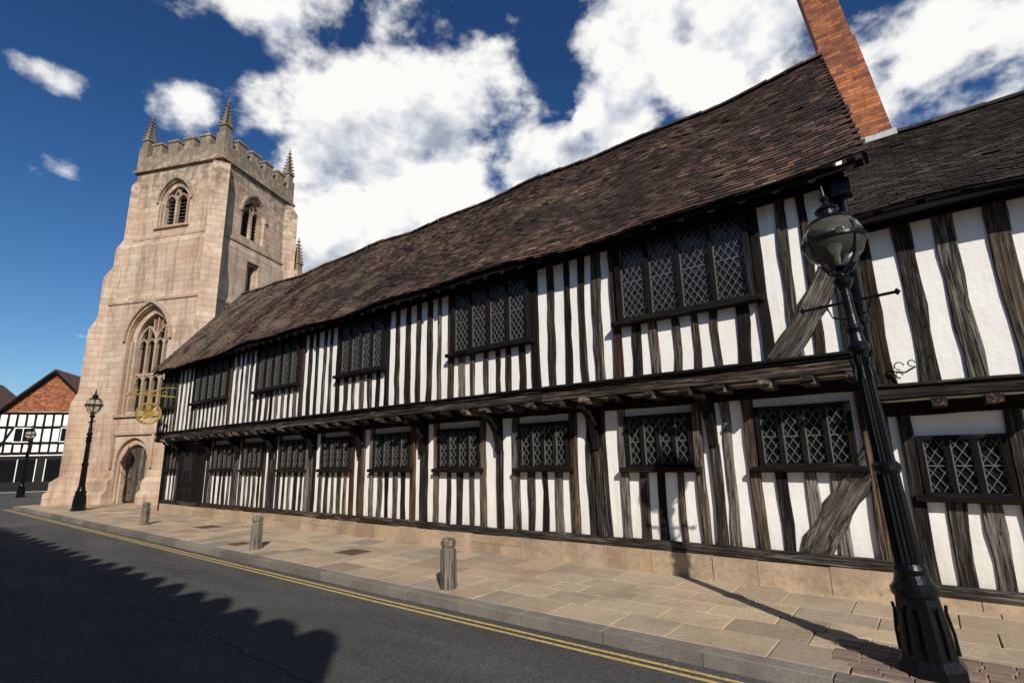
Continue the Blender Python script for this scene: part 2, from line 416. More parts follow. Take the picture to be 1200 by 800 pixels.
# ================================================================= ROOFS
def tile_roof(parent,mat,x0f,x1f,y0,z0,y1,z1,und,gauge=.105,tw=.168,name='roof_tiles',both=True):
    """front slope from eave (y0,z0) to ridge (y1,z1); x0f/x1f(t)= x extents at slope fraction t"""
    L=math.hypot(y1-y0,z1-z0); uy,uz=(y1-y0)/L,(z1-z0)/L; ny,nz=-uz,uy
    mb=MB(); nr=int(L/gauge)
    for r in range(nr+1):
        t=r*gauge/L; xa=x0f(t); xb=x1f(t)+U(-.012,.012)
        x=xb-(tw/2 if r%2 else 0)*1.0
        while x>xa:
            w=tw+U(-.008,.002); xl=x-w+.004
            lift=.020+U(-.004,.007); th=.013
            s0=r*gauge+U(-.010,.010); s1=s0+gauge*1.35
            s1=min(s1,L)
            if R()<.015: s0-=U(.015,.04)
            if R()<.012: lift+=.018
            vs=[]
            tl=U(-.005,.005)
            for (xx,ss,h) in ((xl,s0,lift+tl),(x,s0,lift-tl),(x,s1,.004),(xl,s1,.004)):
                dz=und(xx,ss/L)
                yy=y0+uy*ss+ny*h; zz=z0+uz*ss+nz*h+dz
                vs.append((xx,yy,zz))
            for k in range(4):
                vx=vs[k]; vs.append((vx[0],vx[1]-ny*th,vx[2]-nz*th))
            mb.add(vs,[(0,1,2,3),(4,5,1,0),(5,6,2,1),(7,4,0,3)])
            x-=tw
    mb.obj(name,mat,parent,fixn=False)
    dk=MB(); nx=40
    for i in range(nx):
        for j in range(6):
            q=[]
            for (ii,jj) in ((i,j),(i+1,j),(i+1,j+1),(i,j+1)):
                t=jj/6; xx=x0f(t)+(x1f(t)-.03-x0f(t))*ii/nx
                q.append((xx,y0+(y1-y0)*t,z0+(z1-z0)*t+und(xx,t)-.012))
            dk.add(q,[(0,1,2,3)])
            if both:
                q2=[(a,2*y1-b,c) for a,b,c in q]; dk.add(q2,[(3,2,1,0)])
    dk.obj(name.replace('tiles','deck'),mat,parent,fixn=False)
    rt=MB(); x=x1f(1)
    while x>x0f(1):
        vs=[];n=8;l=.33; jz=U(-.012,.012)
        for k,xx in enumerate((x,x-l)):
            rr=.115-(.010 if k else 0)
            for a in range(n+1):
                an=math.pi*a/n
                vs.append((xx,y1-rr*math.cos(an),z1+und(xx,1)+rr*.85*math.sin(an)-.02+jz))
        fs=[(a,a+1,a+n+2,a+n+1) for a in range(n)]+[tuple(range(n+1))]
        rt.add(vs,fs); x-=l
    rt.obj('ridge_tiles',mat,parent)

# ================================================================= SCHOOL
sch=empty('half_timbered_schoolhouse')
XL,XR=-22.9,-.45
YL,YU=7.84,7.46           # plaster planes lower, upper
low_w=[(-1.85,-.72,4),(-3.82,-2.74,4),(-5.98,-4.9,4),(-8.12,-6.95,4),(-10.28,-9.0,4),(-12.4,-11.2,4),(-14.5,-13.2,4),(-16.75,-15.5,4),(-18.85,-17.4,4),(-22.6,-21.85,2)]
up_w=[(-3.6,-1.56,4),(-7.32,-5.36,4),(-11.25,-9.5,4),(-15.45,-13.1,5),(-19.95,-17.3,5),(-22.75,-21.6,2)]
door=(-21.35,-19.6)
core=MB(); core.box(XL,XR,YL,13.2,0,2.75); core.box(XL,XR,YU,13.55,2.62,5.3)
for xx in (XL,XR-.12):
    core.prism([(7.46,5.3),(13.54,5.3),(10.5,8.85)],xx,xx+.12,'x')
core.obj('plaster_walls',M_plaster,sch)
pb=MB(); 
x=XR+.03
while x>XL:
    L=U(.45,.95); e=max(x-L,XL)
    h=.30+U(-.012,.012); two=R()<.45; yo=U(-.008,.008)
    pb.box(e+.004,x-.004,7.70+yo,7.95,-.05,.15 if two else h)
    if two: pb.box(e+.004,x-.004,7.706+U(-.006,.006),7.95,.156,h)
    x=e
pb.obj('stone_plinth',M_plinth,sch)
oak=MB(); dk=MB(); gr=MB(); bn=MB()
x=XR+.05
while x>XL:
    L=U(3,5); e=max(x-L,XL); oak.beam((x-.005,7.86,.37),(e,7.86,.37),.13,.12,jit=.008); x=e
x=XR+.08
while x>XL:
    L=U(4,6); e=max(x-L,XL-.02)
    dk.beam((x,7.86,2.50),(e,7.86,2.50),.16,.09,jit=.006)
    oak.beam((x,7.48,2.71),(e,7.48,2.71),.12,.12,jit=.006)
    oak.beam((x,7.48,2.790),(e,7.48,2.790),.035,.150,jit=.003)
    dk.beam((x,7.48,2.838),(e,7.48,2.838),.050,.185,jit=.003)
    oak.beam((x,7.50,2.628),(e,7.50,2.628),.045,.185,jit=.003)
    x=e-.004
dk.box(XL,XR,7.36,7.9,2.652,2.662,'x')  # soffit board, dark colour deepening the shade under the jetty
x=XR-.15
while x>XL+.1:
    w_=.15+U(-.02,.02); mb=random.choice([oak,gr,dk,oak])
    mb.beam((x,7.83,2.505),(x,7.30,2.505),w_,.098,out=(0,0,1),jit=.004,seg=2)
    mb.beam((x,7.302,2.525),(x,7.25,2.545),w_*.92,.06,out=(0,0,1),jit=.002,seg=1,chamf=.02)
    x-=.52+U(-.06,.06)
L_MIX=[oak,oak,gr,dk]
def fill(wins,x0,x1,sp,w,z0,z1,y,d,zs,pw,posts):
    ws=sorted(wins,key=lambda t:-t[1]); cur=x1
    segs=[]
    for a,b,_ in ws: 
        segs.append((b,cur,'full')); segs.append((a,b,'sub')); cur=a
    segs.append((x0,cur,'full'))
    for a,b,k in segs:
        L=b-a
        if L<.12: continue
        if k=='full':
            if b<x1-.01:
                mb=random.choice(posts); ww=pw*U(.85,1.15); mb.beam((b-ww/2-.01,y,z0),(b-ww/2-.01+U(-.015,.015),y,z1),ww,d+.02,jit=.008); b-=ww+.01
            if a>x0+.01:
                mb=random.choice(posts); ww=pw*U(.85,1.15); mb.beam((a+ww/2+.01,y,z0),(a+ww/2+.01+U(-.015,.015),y,z1),ww,d+.02,jit=.008); a+=ww+.01
            L=b-a; n=max(0,int(round(L/sp-.55)))
            g=(L-n*w)/(n+1)
            for i in range(n):
                c=a+g*(i+1)+w*(i+.5)+U(-.03,.03); ww=w*U(.70,1.3)
                random.choice(L_MIX).beam((c,y,z0),(c+U(-.035,.035),y,z1),ww,d,jit=.013,tw=U(-.2,.2))
        else:
            n=max(1,int(round(L/sp))-0); g=(L-n*w)/(n+1)
            for i in range(n):
                c=a+g*(i+1)+w*(i+.5)+U(-.025,.025); ww=w*U(.70,1.3)
                random.choice(L_MIX).beam((c,y,z0),(c+U(-.02,.02),y,zs),ww,d,jit=.013,tw=U(-.2,.2))
fill([w for w in low_w]+[(door[0],door[1],0)],XL+.2,XR-.22,.34,.13,.43,2.42,7.86,.055,1.46,.14,[oak,gr,oak,bn])
fill(up_w,XL+.15,XR-.2,.35,.13,2.86,5.2,7.48,.055,3.70,.14,[oak,bn,bn,dk])
oak.beam((XR-.11,7.86,.43),(XR-.11,7.86,2.42),.2,.09,jit=.01)
oak.beam((XR-.10,7.48,2.86),(XR-.08,7.48,5.2),.2,.08,jit=.01)
oak.beam((XL+.1,7.86,.43),(XL+.1,7.86,2.42),.2,.08); oak.beam((XL+.08,7.48,2.86),(XL+.08,7.48,5.2),.18,.08)
gr.beam((-1.40,7.48,2.84),(-.58,7.48,4.10),.30,.085,jit=.022,seg=9,tw=-.25,arc=.05,chamf=.03)
gr.beam((-1.34,7.86,.42),(-.52,7.86,1.66),.32,.085,jit=.022,seg=9,tw=-.25,arc=-.05,chamf=.03)
br=MB()
for bx in (-2.45,-4.35,-6.45,-8.6,-10.8,-12.9,-15.0,-17.1,-19.2,-21.6):
    pts=[(7.86,1.80),(7.86,2.50),(7.30,2.50),(7.31,2.44),(7.42,2.41),(7.55,2.32),(7.66,2.16),(7.72,1.98),(7.73,1.80)]
    br.prism(pts,bx-.06,bx+.06,'x'); oak.beam((bx,7.86,.43),(bx,7.86,1.82),.13,.085)
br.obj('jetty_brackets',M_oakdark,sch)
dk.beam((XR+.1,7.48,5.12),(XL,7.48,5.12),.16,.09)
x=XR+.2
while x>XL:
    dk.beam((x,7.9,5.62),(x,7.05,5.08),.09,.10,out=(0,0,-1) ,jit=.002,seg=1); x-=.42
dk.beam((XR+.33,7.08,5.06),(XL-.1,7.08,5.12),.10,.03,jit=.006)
W=WinSet()
for i,(a,b,n) in enumerate(low_w): W.window(a,b,1.50,2.30,YL-.03,n,fw=.06,mw=.05)
for i,(a,b,n) in enumerate(up_w): W.window(a,b,3.75,5.04,YU-.03,n,fw=.07,mw=.055,proj=.08)
W.finish(sch)
core2=MB(); core2.box(door[0],door[1],YL-.012,YL-.006,.05,2.4); core2.obj('doorway_dark_sheet',M_dark,sch)  # flat near-black sheet on the wall, painted-in shade of the open doorway
gd=MB()
for k in range(12):
    xx=door[0]+.06+k*(door[1]-door[0]-.12)/12; gd.box(xx,xx+.11,YL-.06,YL-.02,.1,1.15 if k<6 else 2.1)
gd.box(door[0],door[1],YL-.075,YL-.062,.95,1.05,'x')
gd.box(door[0]-.14,door[0]-.0,YL-.10,YL,0.05,2.42); gd.box(door[1],door[1]+.14,YL-.10,YL,.05,2.42)
gd.obj('door_gates',M_oakdark,sch)
oak.obj('oak_timbers',M_oak,sch); dk.obj('dark_oak_timbers',M_oakdark,sch); gr.obj('grey_oak_timbers',M_oakgrey,sch); bn.obj('brown_oak_timbers',M_oakbrown,sch)
und=lambda x,t: .045*math.sin(x*.8+1)+.032*math.sin(x*1.9+t*3)+.022*math.sin(t*6+x*.4)-.13*math.sin(math.pi*min(1,max(0,(x+23)/22.5)))*t+ (.22*max(0,(-x-8)/15))*t
tile_roof(sch,M_tile,lambda t:XL-.25-1.0*t,lambda t:-.06-.44*t,6.98,5.12,10.5,9.0,und)
vb=MB(); vb.beam((-.10,7.0,5.06),(-.52,10.5,8.93),.16,.03,out=(1,0,0),jit=.004); vb.obj('bargeboard',M_oakdark,sch)
dp=MB(); dp.tube([(-.40,7.30,5.0),(-.40,7.34,4.8),(-.40,7.34,2.9),(-.40,7.5,2.6),(-.40,7.74,2.4),(-.40,7.74,.05)],.045,10)
dp.tube([(-22.8,7.36,4.9),(-22.8,7.36,2.8),(-22.85,7.72,2.4),(-22.85,7.72,.05)],.05,8)
for z in (3.2,4.4): dp.lathe([(.06,-.03),(.06,.03)],(-.40,7.34,z),12)
dp.box(-.50,-.30,7.22,7.42,4.80,5.0)
dp.obj('downpipes',M_iron,sch,False)

# ---- chimney (own object standing between the two roofs)
ch=MB()
def skewbox(mb,x0,x1,y0,y1,z0,z1,sx=-.13):
    vs=[]
    for z in (z0,z1):
        for y in (y0,y1):
            for x in (x0,x1): vs.append((x+sx*(z-7.1),y,z))
    mb.add(vs,[(0,2,3,1),(4,5,7,6),(0,1,5,4),(2,6,7,3),(0,4,6,2),(1,3,7,5)])
skewbox(ch,-.30,.31,10.45,12.1,6.0,9.2); skewbox(ch,-.27,.28,10.48,12.07,9.2,12.1); skewbox(ch,-.34,.34,10.40,12.12,12.1,12.3); skewbox(ch,-.30,.30,10.45,12.08,12.3,12.5)
chs=empty('brick_chimney'); ch.obj('brick_stack',M_brick,chs)
fl=MB(); fl.box(-.34,.36,10.38,10.449,6.97,7.08); fl.obj('lead_flashing',M_leadflash,chs)
pt=MB()
for yy in (10.8,11.4,11.9): pt.lathe([(.13,0),(.11,.3),(.12,.4)],(-.66,yy,12.5),14)
pt.obj('chimney_pots',M_brick2,chs)

# ================================================================= NEXT HOUSE (right)
nh=empty('half_timbered_house')
c2=MB(); c2.box(-.448,8,7.86,13.1,0,2.3); c2.box(-.448,8,7.56,13.4,2.25,4.6)
c2.prism([(7.6,4.6),(13.4,4.6),(10.5,6.9)],7.9,8,'x'); c2.obj('plaster_walls',M_plaster,nh)
oak=MB(); dk=MB(); gr=MB(); L_MIX=[oak,gr,dk]
x=8.
p2=MB()
while x>-.44:
    L=U(.4,.8); p2.box(max(x-L,-.44)+.004,x-.004,7.76+U(-.006,.006),7.9,-.05,.09); x-=L
p2.obj('stone_plinth',M_plinth,nh)
oak.beam((8,7.88,.15),(-.4,7.88,.15),.13,.09,jit=.01)
dk.beam((8,7.88,2.16),(-.44,7.88,2.16),.16,.06)
oak.beam((8,7.58,2.32),(-.44,7.58,2.32),.13,.15,jit=.01); oak.beam((8,7.58,2.41),(-.44,7.58,2.41),.04,.18,jit=.004)
x=7.8
while x>-.3: oak.beam((x,7.86,2.15),(x,7.37,2.15),.14,.10,out=(0,0,1),jit=.004,seg=2); x-=.45
nw=[(-.12,.66,3),(2.0,2.9,3),(4.6,5.5,3)]
fill(nw,-.42,7.9,.42,.17,.21,2.1,7.88,.05,1.10,.14,[oak,gr])
x=-.30
while x<7.9:
    random.choice([oak,gr,oak]).beam((x,7.58,2.43),(x+U(-.05,-.01),7.58,4.5),.18*U(.85,1.15),.05,jit=.014,tw=U(-.1,.1)); x+=.435*U(.93,1.07)
dk.beam((8,7.58,4.42),(-.44,7.58,4.42),.16,.08)
x=7.9
while x>-.3: dk.beam((x,7.9,4.88),(x,7.22,4.44),.08,.09,out=(0,0,-1),jit=.002,seg=1); x-=.42
dk.beam((8,7.22,4.38),(-.38,7.22,4.38),.10,.03,jit=.006)
oak.obj('oak_timbers',M_oak,nh); dk.obj('dark_oak_timbers',M_oakdark,nh); gr.obj('grey_oak_timbers',M_oakgrey,nh)
W=WinSet()
for a,b,n in nw: W.window(a,b,1.17,1.84,YL,n,fw=.05,mw=.045)
W.finish(nh)
ti=MB()
ti.tube([(-.22,7.50,2.58),(-.10,7.44,2.55),(.0,7.38,2.60)],.010,6)
for cx_,cz_,r_ in ((-.15,2.63,.045),(-.03,2.65,.035)): ti.tube([(cx_+r_*math.cos(a*.7),7.45,cz_+r_*math.sin(a*.7)) for a in range(8)],.007,6)
ti.obj('scrolled_iron_bracket',M_iron,nh)
und2=lambda x,t: .03*math.sin(x*1.3+2)+.02*math.sin(x*2.9+t*3)
tile_roof(nh,M_tiledark,lambda t:-.40,lambda t:8.1,7.14,4.43,10.5,7.0,und2)

# ================================================================= CHURCH TOWER
TW=empty('stone_church_tower',(-26.6,10.0,0),math.radians(24))
def arch(cx,w,z0,zs,za,n=10):
    """pointed arch polygon"""
    h=za-zs; hw=w/2; r=(hw*hw+h*h)/(2*hw)
    pts=[(cx-hw,z0),(cx+hw,z0)]
    th=math.asin(min(1,h/r)) if r>=h else math.pi/2
    for i in range(n+1):
        a=th*i/n; pts.append((cx+hw-r+r*math.cos(a),zs+r*math.sin(a)))
    for i in range(n-1,-1,-1):
        a=th*i/n; pts.append((cx-hw+r-r*math.cos(a),zs+r*math.sin(a)))
    return pts
def rectloft(secs):
    vs=[];fs=[]
    for (x0,x1,y0,y1,z) in secs: vs+=[(x0,y0,z),(x1,y0,z),(x1,y1,z),(x0,y1,z)]
    n=len(secs)
    for i in range(n-1):
        for j in range(4): fs.append((i*4+j,i*4+(j+1)%4,(i+1)*4+(j+1)%4,(i+1)*4+j))
    fs.append((3,2,1,0)); fs.append(tuple((n-1)*4+j for j in range(4)))
    return vs,fs
body=MB()
v,f=rectloft([(-6.05,.55,-.90,6.0,-.1),(-6.05,.55,-.90,6.0,.45),(-5.90,.40,-.72,5.9,.62),(-5.90,.40,-.72,5.9,1.0),(-5.68,.20,-.5,5.68,1.2),
 (-5.68,.20,-.5,5.68,9.6),(-5.60,.13,-.32,5.60,10.0),(-5.60,.13,-.32,5.60,12.7),(-5.5,0,0,5.5,13.2),(-5.5,0,0,5.5,17.3)])
body.add(v,f); bo=body.obj('tower_walls',M_ashlar,TW)
cx=-2.75
cuts=[(arch(cx,1.95,13.75,15.15,16.35),-1.5,.14,'y'),(arch(cx,1.45,13.85,15.15,16.05),-1.5,.50,'y'),
 (arch(cx,2.5,4.0,7.6,9.35),-1.5,-.22,'y'),(arch(cx,2.0,4.2,7.6,9.0),-1.5,.15,'y'),
 (arch(cx,1.9,-.5,1.9,2.95),-1.5,-.33,'y'),(arch(cx,1.4,-.5,1.9,2.65),-1.5,.0,'y'),
 (arch(2.5,1.7,13.6,15.0,16.15),-.16,1.5,'x'),(arch(2.5,1.25,13.7,15.0,15.85),-.52,1.5,'x'),
 ([(2.2,10.5),(3.1,10.5),(3.1,12.3),(2.2,12.3)],-.05,1.5,'x'),([(2.32,10.6),(2.98,10.6),(2.98,12.2),(2.32,12.2)],-.35,1.5,'x')]
for i,(poly,d0,d1,ax) in enumerate(cuts):
    c=MB(); c.prism(poly,d0,d1,ax); co=c.obj('cut',M_ashlar,TW)
    md=bo.modifiers.new('b%d'%i,'BOOLEAN'); md.operation='DIFFERENCE'; md.object=co; md.solver='EXACT'
    bpy.context.view_layer.update()
    dg=bpy.context.evaluated_depsgraph_get(); me=bpy.data.meshes.new_from_object(bo.evaluated_get(dg))
    bo.modifiers.clear(); bo.data=me; bpy.data.objects.remove(co)
tr=MB(); dkk=MB(); lv=MB()
def bar(mb,pts,w,d0,d1,axis='y'):
    for a,b in zip(pts[:-1],pts[1:]):
        v=Vector((b[0]-a[0],b[1]-a[1])); 
        if v.length<1e-4: continue
        v.normalize(); nx,nz=-v.y*w/2,v.x*w/2; e=v*.01
        mb.prism([(a[0]+nx-e.x,a[1]+nz-e.y),(b[0]+nx+e.x,b[1]+nz+e.y),(b[0]-nx+e.x,b[1]-nz+e.y),(a[0]-nx-e.x,a[1]-nz-e.y)],d0,d1,axis)
def archline(cx,w,zs,za,n=8):
    return arch(cx,w,zs,zs,za,n)[2:]
def bell(cx,w,z0,zs,za,dd,axis,s):
    hw=w/2
    lo=lambda a,b:(min(a,b),max(a,b))
    f0,f1=lo(dd+s*.20,dd+s*.38)
    bar(tr,[(cx,z0),(cx,zs+.1)],.12,f0,f1,axis)
    for k in (-1,1):
        bar(tr,archline(cx+k*hw/2,hw,zs-.1,zs+.42),.09,f0+.004,f1-.004,axis)
    bar(tr,[(cx-.0,zs+.1),(cx-.16,zs+.42),(cx,zs+.72),(cx+.16,zs+.42),(cx,zs+.1)],.07,f0+.008,f1-.008,axis)
    z=z0+.1
    while z<zs+.3:
        if axis=='y': vs=[(cx-hw,dd,z+.12),(cx+hw,dd,z+.12),(cx+hw,dd+s*.16,z),(cx-hw,dd+s*.16,z),(cx-hw,dd,z+.15),(cx+hw,dd,z+.15),(cx+hw,dd+s*.16,z+.03),(cx-hw,dd+s*.16,z+.03)]
        else: vs=[(dd,cx-hw,z+.12),(dd,cx+hw,z+.12),(dd+s*.16,cx+hw,z),(dd+s*.16,cx-hw,z),(dd,cx-hw,z+.15),(dd,cx+hw,z+.15),(dd+s*.16,cx+hw,z+.03),(dd+s*.16,cx-hw,z+.03)]
        lv.add(vs,[(0,1,2,3),(4,5,6,7),(0,1,5,4),(1,2,6,5),(2,3,7,6),(3,0,4,7)])
        z+=.2
def panel(mb,poly,d,axis):
    mb.add([(a,d,z) if axis=='y' else (d,a,z) for a,z in poly],[tuple(range(len(poly)))])
bell(cx,1.45,13.85,15.15,16.05,.49,'y',-1); panel(dkk,arch(cx,1.44,13.86,15.15,16.04),.495,'y')  # near-black panel behind the louvres, colour standing in for the unlit inside
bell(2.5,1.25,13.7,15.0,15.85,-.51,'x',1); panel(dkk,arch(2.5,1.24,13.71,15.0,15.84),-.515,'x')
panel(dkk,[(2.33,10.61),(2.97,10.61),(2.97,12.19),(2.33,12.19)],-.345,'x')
bar(tr,[(2.65,10.6),(2.65,12.2)],.09,-.34,-.2,'x')
gw=MB(); panel(gw,arch(cx,1.99,4.21,7.6,8.99),.145,'y'); gw.obj('west_window_glass',M_glass,TW)
for k in (-1,0,1): bar(tr,[(cx+k*.5,4.2),(cx+k*.5,7.7)],.10,-.06,.12)
bar(tr,[(cx-1,6.0),(cx+1,6.0)],.10,-.05,.11)
for k in (-.75,-.25,.25,.75):
    bar(tr,archline(cx+k,.5,5.55,5.92,5),.06,-.045,.105); bar(tr,archline(cx+k,.5,7.35,7.75,5),.06,-.045,.105)
for k in (-.5,.5): bar(tr,archline(cx+k,1.0,7.55,8.4,8),.08,-.055,.115); bar(tr,[(cx+k,7.7),(cx+k,8.3)],.06,-.04,.10)
bar(tr,[(cx,7.7),(cx,8.9)],.07,-.04,.10)
for k in (-.25,.25): bar(tr,[(cx+k,8.1),(cx+k,8.75)],.06,-.035,.095)
bar(tr,archline(cx,2.15,15.15,16.5,10),.14,-.10,.02); bar(tr,archline(cx,2.75,7.6,9.55,10),.15,-.62,-.48)
bar(tr,archline(2.5,1.9,15.0,16.3,10),.13,-.02,.10,'x')
bar(tr,[(cx-1.1,13.7),(cx+1.1,13.7)],.12,-.12,.13); bar(tr,[(cx-1.35,3.98),(cx+1.35,3.98)],.14,-.62,-.3)
for k in (-1,1):
    bar(tr,[(cx+k*.84,13.8),(cx+k*.84,15.15)],.09,.0,.14); bar(tr,[(cx+k*1.12,4.1),(cx+k*1.12,7.6)],.10,-.36,-.22)
    bar(tr,[(cx+k*.82,.1),(cx+k*.82,1.9)],.10,-.44,-.33)
bar(tr,[(cx-1.15,1.6),(cx-1.15,3.15),(cx+1.15,3.15),(cx+1.15,1.6)],.13,-.60,-.48)
dr=MB(); panel(dr,arch(cx,1.38,.1,1.9,2.64),-.13,'y')
for k in range(7): dr.box(cx-.66+k*.19,cx-.66+k*.19+.17,-.16,-.131,.12,2.05+.5*math.cos((k-3)*.42))
dr.obj('tower_door',M_oakgrey,TW)
def ring(mb,e,z0,z1,x0=-5.5,x1=0,y0=0,y1=5.5,t=.3):
    mb.box(x0-e,x1+e,y0-e,y0-e+t,z0,z1); mb.box(x0-e,x1+e,y1+e-t,y1+e,z0,z1)
    mb.box(x0-e,x0-e+t,y0-e+t,y1+e-t,z0,z1); mb.box(x1+e-t,x1+e,y0-e+t,y1+e-t,z0,z1)
ring(tr,.16,17.12,17.24); ring(tr,.10,17.24,17.34); ring(tr,.10,13.10,13.24)
ring(tr,.06,9.55,9.68,-5.68,.20,-.5,5.68)
pp=MB(); ring(pp,.06,17.34,18.05,t=.35)
def merl(p,q,n,axis,t0,t1):
    L=q-p; mw=.62; gap=(L-n*mw)/(n+1)
    for i in range(n):
        a=p+gap*(i+1)+mw*i
        if axis=='x':
            pp.box(a,a+mw,t0,t1,18.05,18.62); tr.box(a-.05,a+mw+.05,t0-.05,t1+.05,18.62,18.74)
        else:
            pp.box(t0,t1,a,a+mw,18.05,18.62); tr.box(t0-.05,t1+.05,a-.05,a+mw+.05,18.62,18.74)
for (t0,t1) in ((-.06,.29),(5.21,5.56)): merl(-5.05,-.45,4,'x',t0,t1)
for (t0,t1) in ((-.29,.06),(-5.56,-5.21)): merl(.45,5.05,4,'y',t0,t1)
for x_ in (-5.56,-.49):
    for y_ in (-.06,5.01): pp.box(x_,x_+.55,y_,y_+.55,18.05,18.7)
pp.obj('battlements',M_trim,TW)
pn=MB()
def pinnacle(mb,x,y,z,s=1.):
    mb.box(x-.22*s,x+.22*s,y-.22*s,y+.22*s,z,z+.55*s)
    mb.box(x-.28*s,x+.28*s,y-.28*s,y+.28*s,z+.55*s,z+.65*s)
    mb.lathe([(.30*s,.65*s),(.21*s,1.1*s),(.12*s,1.6*s),(.05*s,2.05*s)],(x,y,z),4,rot=math.pi/4)
    for k in range(6):
        h=.72+k*.22; r=(.29-.038*k)*s
        for a in range(4):
            an=math.pi/4+a*math.pi/2
            mb.lathe([(.01,0),(.075*s,.05*s),(.04*s,.1*s),(.005,.13*s)],(x+(r+.02)*math.cos(an),y+(r+.02)*math.sin(an),z+h*s),6)
    mb.lathe([(.03*s,2.0*s),(.10*s,2.1*s),(.11*s,2.16*s),(.03*s,2.22*s),(.05*s,2.3*s),(.01*s,2.42*s)],(x,y,z),8)
for x_ in (-5.28,-.22):
    for y_ in (.22,5.28): pinnacle(pn,x_,y_,18.6,.95)
bt=MB()
def buttress(ox,oy,ang,prof,w):
    o=Vector((ox,oy,0)); d=Vector((math.cos(ang),math.sin(ang),0)); sd=Vector((-d.y,d.x,0)); vs=[]
    n=len(prof)
    for sgn in (-1,1):
        for a,z in prof: q=o+d*a+sd*sgn*w/2; vs.append((q.x,q.y,z))
    bt.add(vs,[tuple(range(n)),tuple(range(2*n-1,n-1,-1))]+[(i,i+n,(i+1)%n+n,(i+1)%n) for i in range(n)])
P1=[(-.6,0),(1.22,0),(1.22,4.6),(1.0,5.2),(1.0,8.2),(.72,8.9),(.72,11.0),(.40,11.6),(.40,12.6),(.14,13.1),(.14,16.2),(0,16.5),(-.6,16.5)]
P2=[(-.6,0),(1.22,0),(1.22,4.6),(1.0,5.2),(1.0,8.2),(.76,8.9),(.76,11.6),(.45,12.3),(.45,12.8),(.36,13.0),(.36,16.4),(0,16.95),(-.6,16.95)]
PB=[(0,-.05),(1.66,-.05),(1.66,.5),(1.50,.65),(1.50,1.0),(1.20,1.25),(0,1.25)]
for (ox,oy,an,P) in ((-5.5,0,-math.pi*.75,P1),(0,0,-math.pi*.25,P2),(0,5.5,math.pi*.25,P2),(-5.5,5.5,math.pi*.75,P1)):
    buttress(ox,oy,an,P,.78); buttress(ox,oy,an,PB,1.15)
bt.obj('buttresses',M_ashlar,TW)
nv=MB(); nv.box(-5.9,.5,5.75,22,0,12.0); nv.box(-5.98,.58,5.7,22.1,12.0,12.15)
for i in range(12): nv.box(.2,.5,6.2+i*1.35,6.2+i*1.35+.8,12.15,12.85)
nv.box(.08,.55,5.75,6.35,12.15,13.0)
nv.obj('nave_walls',M_ashlar,TW); pinnacle(pn,.3,6.05,12.95,.95); pinnacle(pn,.3,11.5,12.95,.95)
pn.obj('pinnacles',M_mossy,TW)
nr=MB(); nr.prism([(-5.9,12.1),(.4,12.1),(-2.75,13.2)],5.8,21.9); nr.obj('nave_roof',M_leadflash,TW)
tr.obj('tracery_and_mouldings',M_trim,TW); dkk.obj('tower_opening_dark_panels',M_dark,TW); lv.obj('louvres',mat_simple('louvre_slate',(.07,.065,.06),.8),TW)
tp=MB(); tp.box(-5.3,-.2,.2,5.3,17.25,17.5); tp.obj('tower_roof',M_leadflash,TW)

# ================================================================= HANGING SIGN
hs=empty('hanging_sign')
sg=MB(); sg.tube([(-21.6,7.42,4.12),(-21.6,5.95,4.12)],.025); sg.tube([(-21.6,7.42,4.45),(-21.6,7.0,4.42),(-21.6,6.4,4.16)],.018)
sg.lathe([(.01,0),(.05,.04),(.05,.1),(.01,.16)],(-21.6,5.93,4.04),8)
sg.tube([(-21.6,6.62,4.1),(-21.6,6.62,3.86)],.012)
sg.obj('iron_bracket',M_gold,hs)
sg=MB()
for k in range(4):
    c=(7.05-k*.27,4.22); sg.tube([(-21.6,c[0]+.07*math.cos(a),c[1]+.07*math.sin(a)) for a in [j*.6 for j in range(10)]],.011,6)
sg.obj('gilded_scrolls',M_gold,hs)
dsc=MB()
def disc(mb,r0,r1,x0,x1,cy,cz,n=32):
    vs=[]
    for xx in (x0,x1):
        for r in (r0,r1):
            for j in range(n):
                a=2*math.pi*j/n; vs.append((xx,cy+r*math.cos(a),cz+r*math.sin(a)))
    fs=[]
    for j in range(n):
        k=(j+1)%n
        fs+=[(j,k,n+k,n+j),(2*n+j,2*n+k,3*n+k,3*n+j),(n+j,n+k,3*n+k,3*n+j),(j,k,2*n+k,2*n+j)]
    mb.add(vs,fs)
disc(dsc,.325,.395,-21.64,-21.56,6.62,3.48); disc(dsc,.13,.16,-21.63,-21.57,6.62,3.48)
for j in range(8):
    a=j*math.pi/4; dsc.tube([(-21.6,6.62+.15*math.cos(a),3.48+.15*math.sin(a)),(-21.6,6.62+.34*math.cos(a),3.48+.34*math.sin(a))],.012,6)
for j in range(8):
    a=j*math.pi/4+.39; dsc.tube([(-21.6,6.62+.245*math.cos(a)+.04*math.cos(b),3.48+.245*math.sin(a)+.04*math.sin(b)) for b in [q*.8 for q in range(9)]],.010,6)
dsc.obj('gilded_ring',M_gold,hs)
ds2=MB(); disc(ds2,.001,.13,-21.61,-21.59,6.62,3.48); ds2.obj('sign_centre',M_gold,hs)

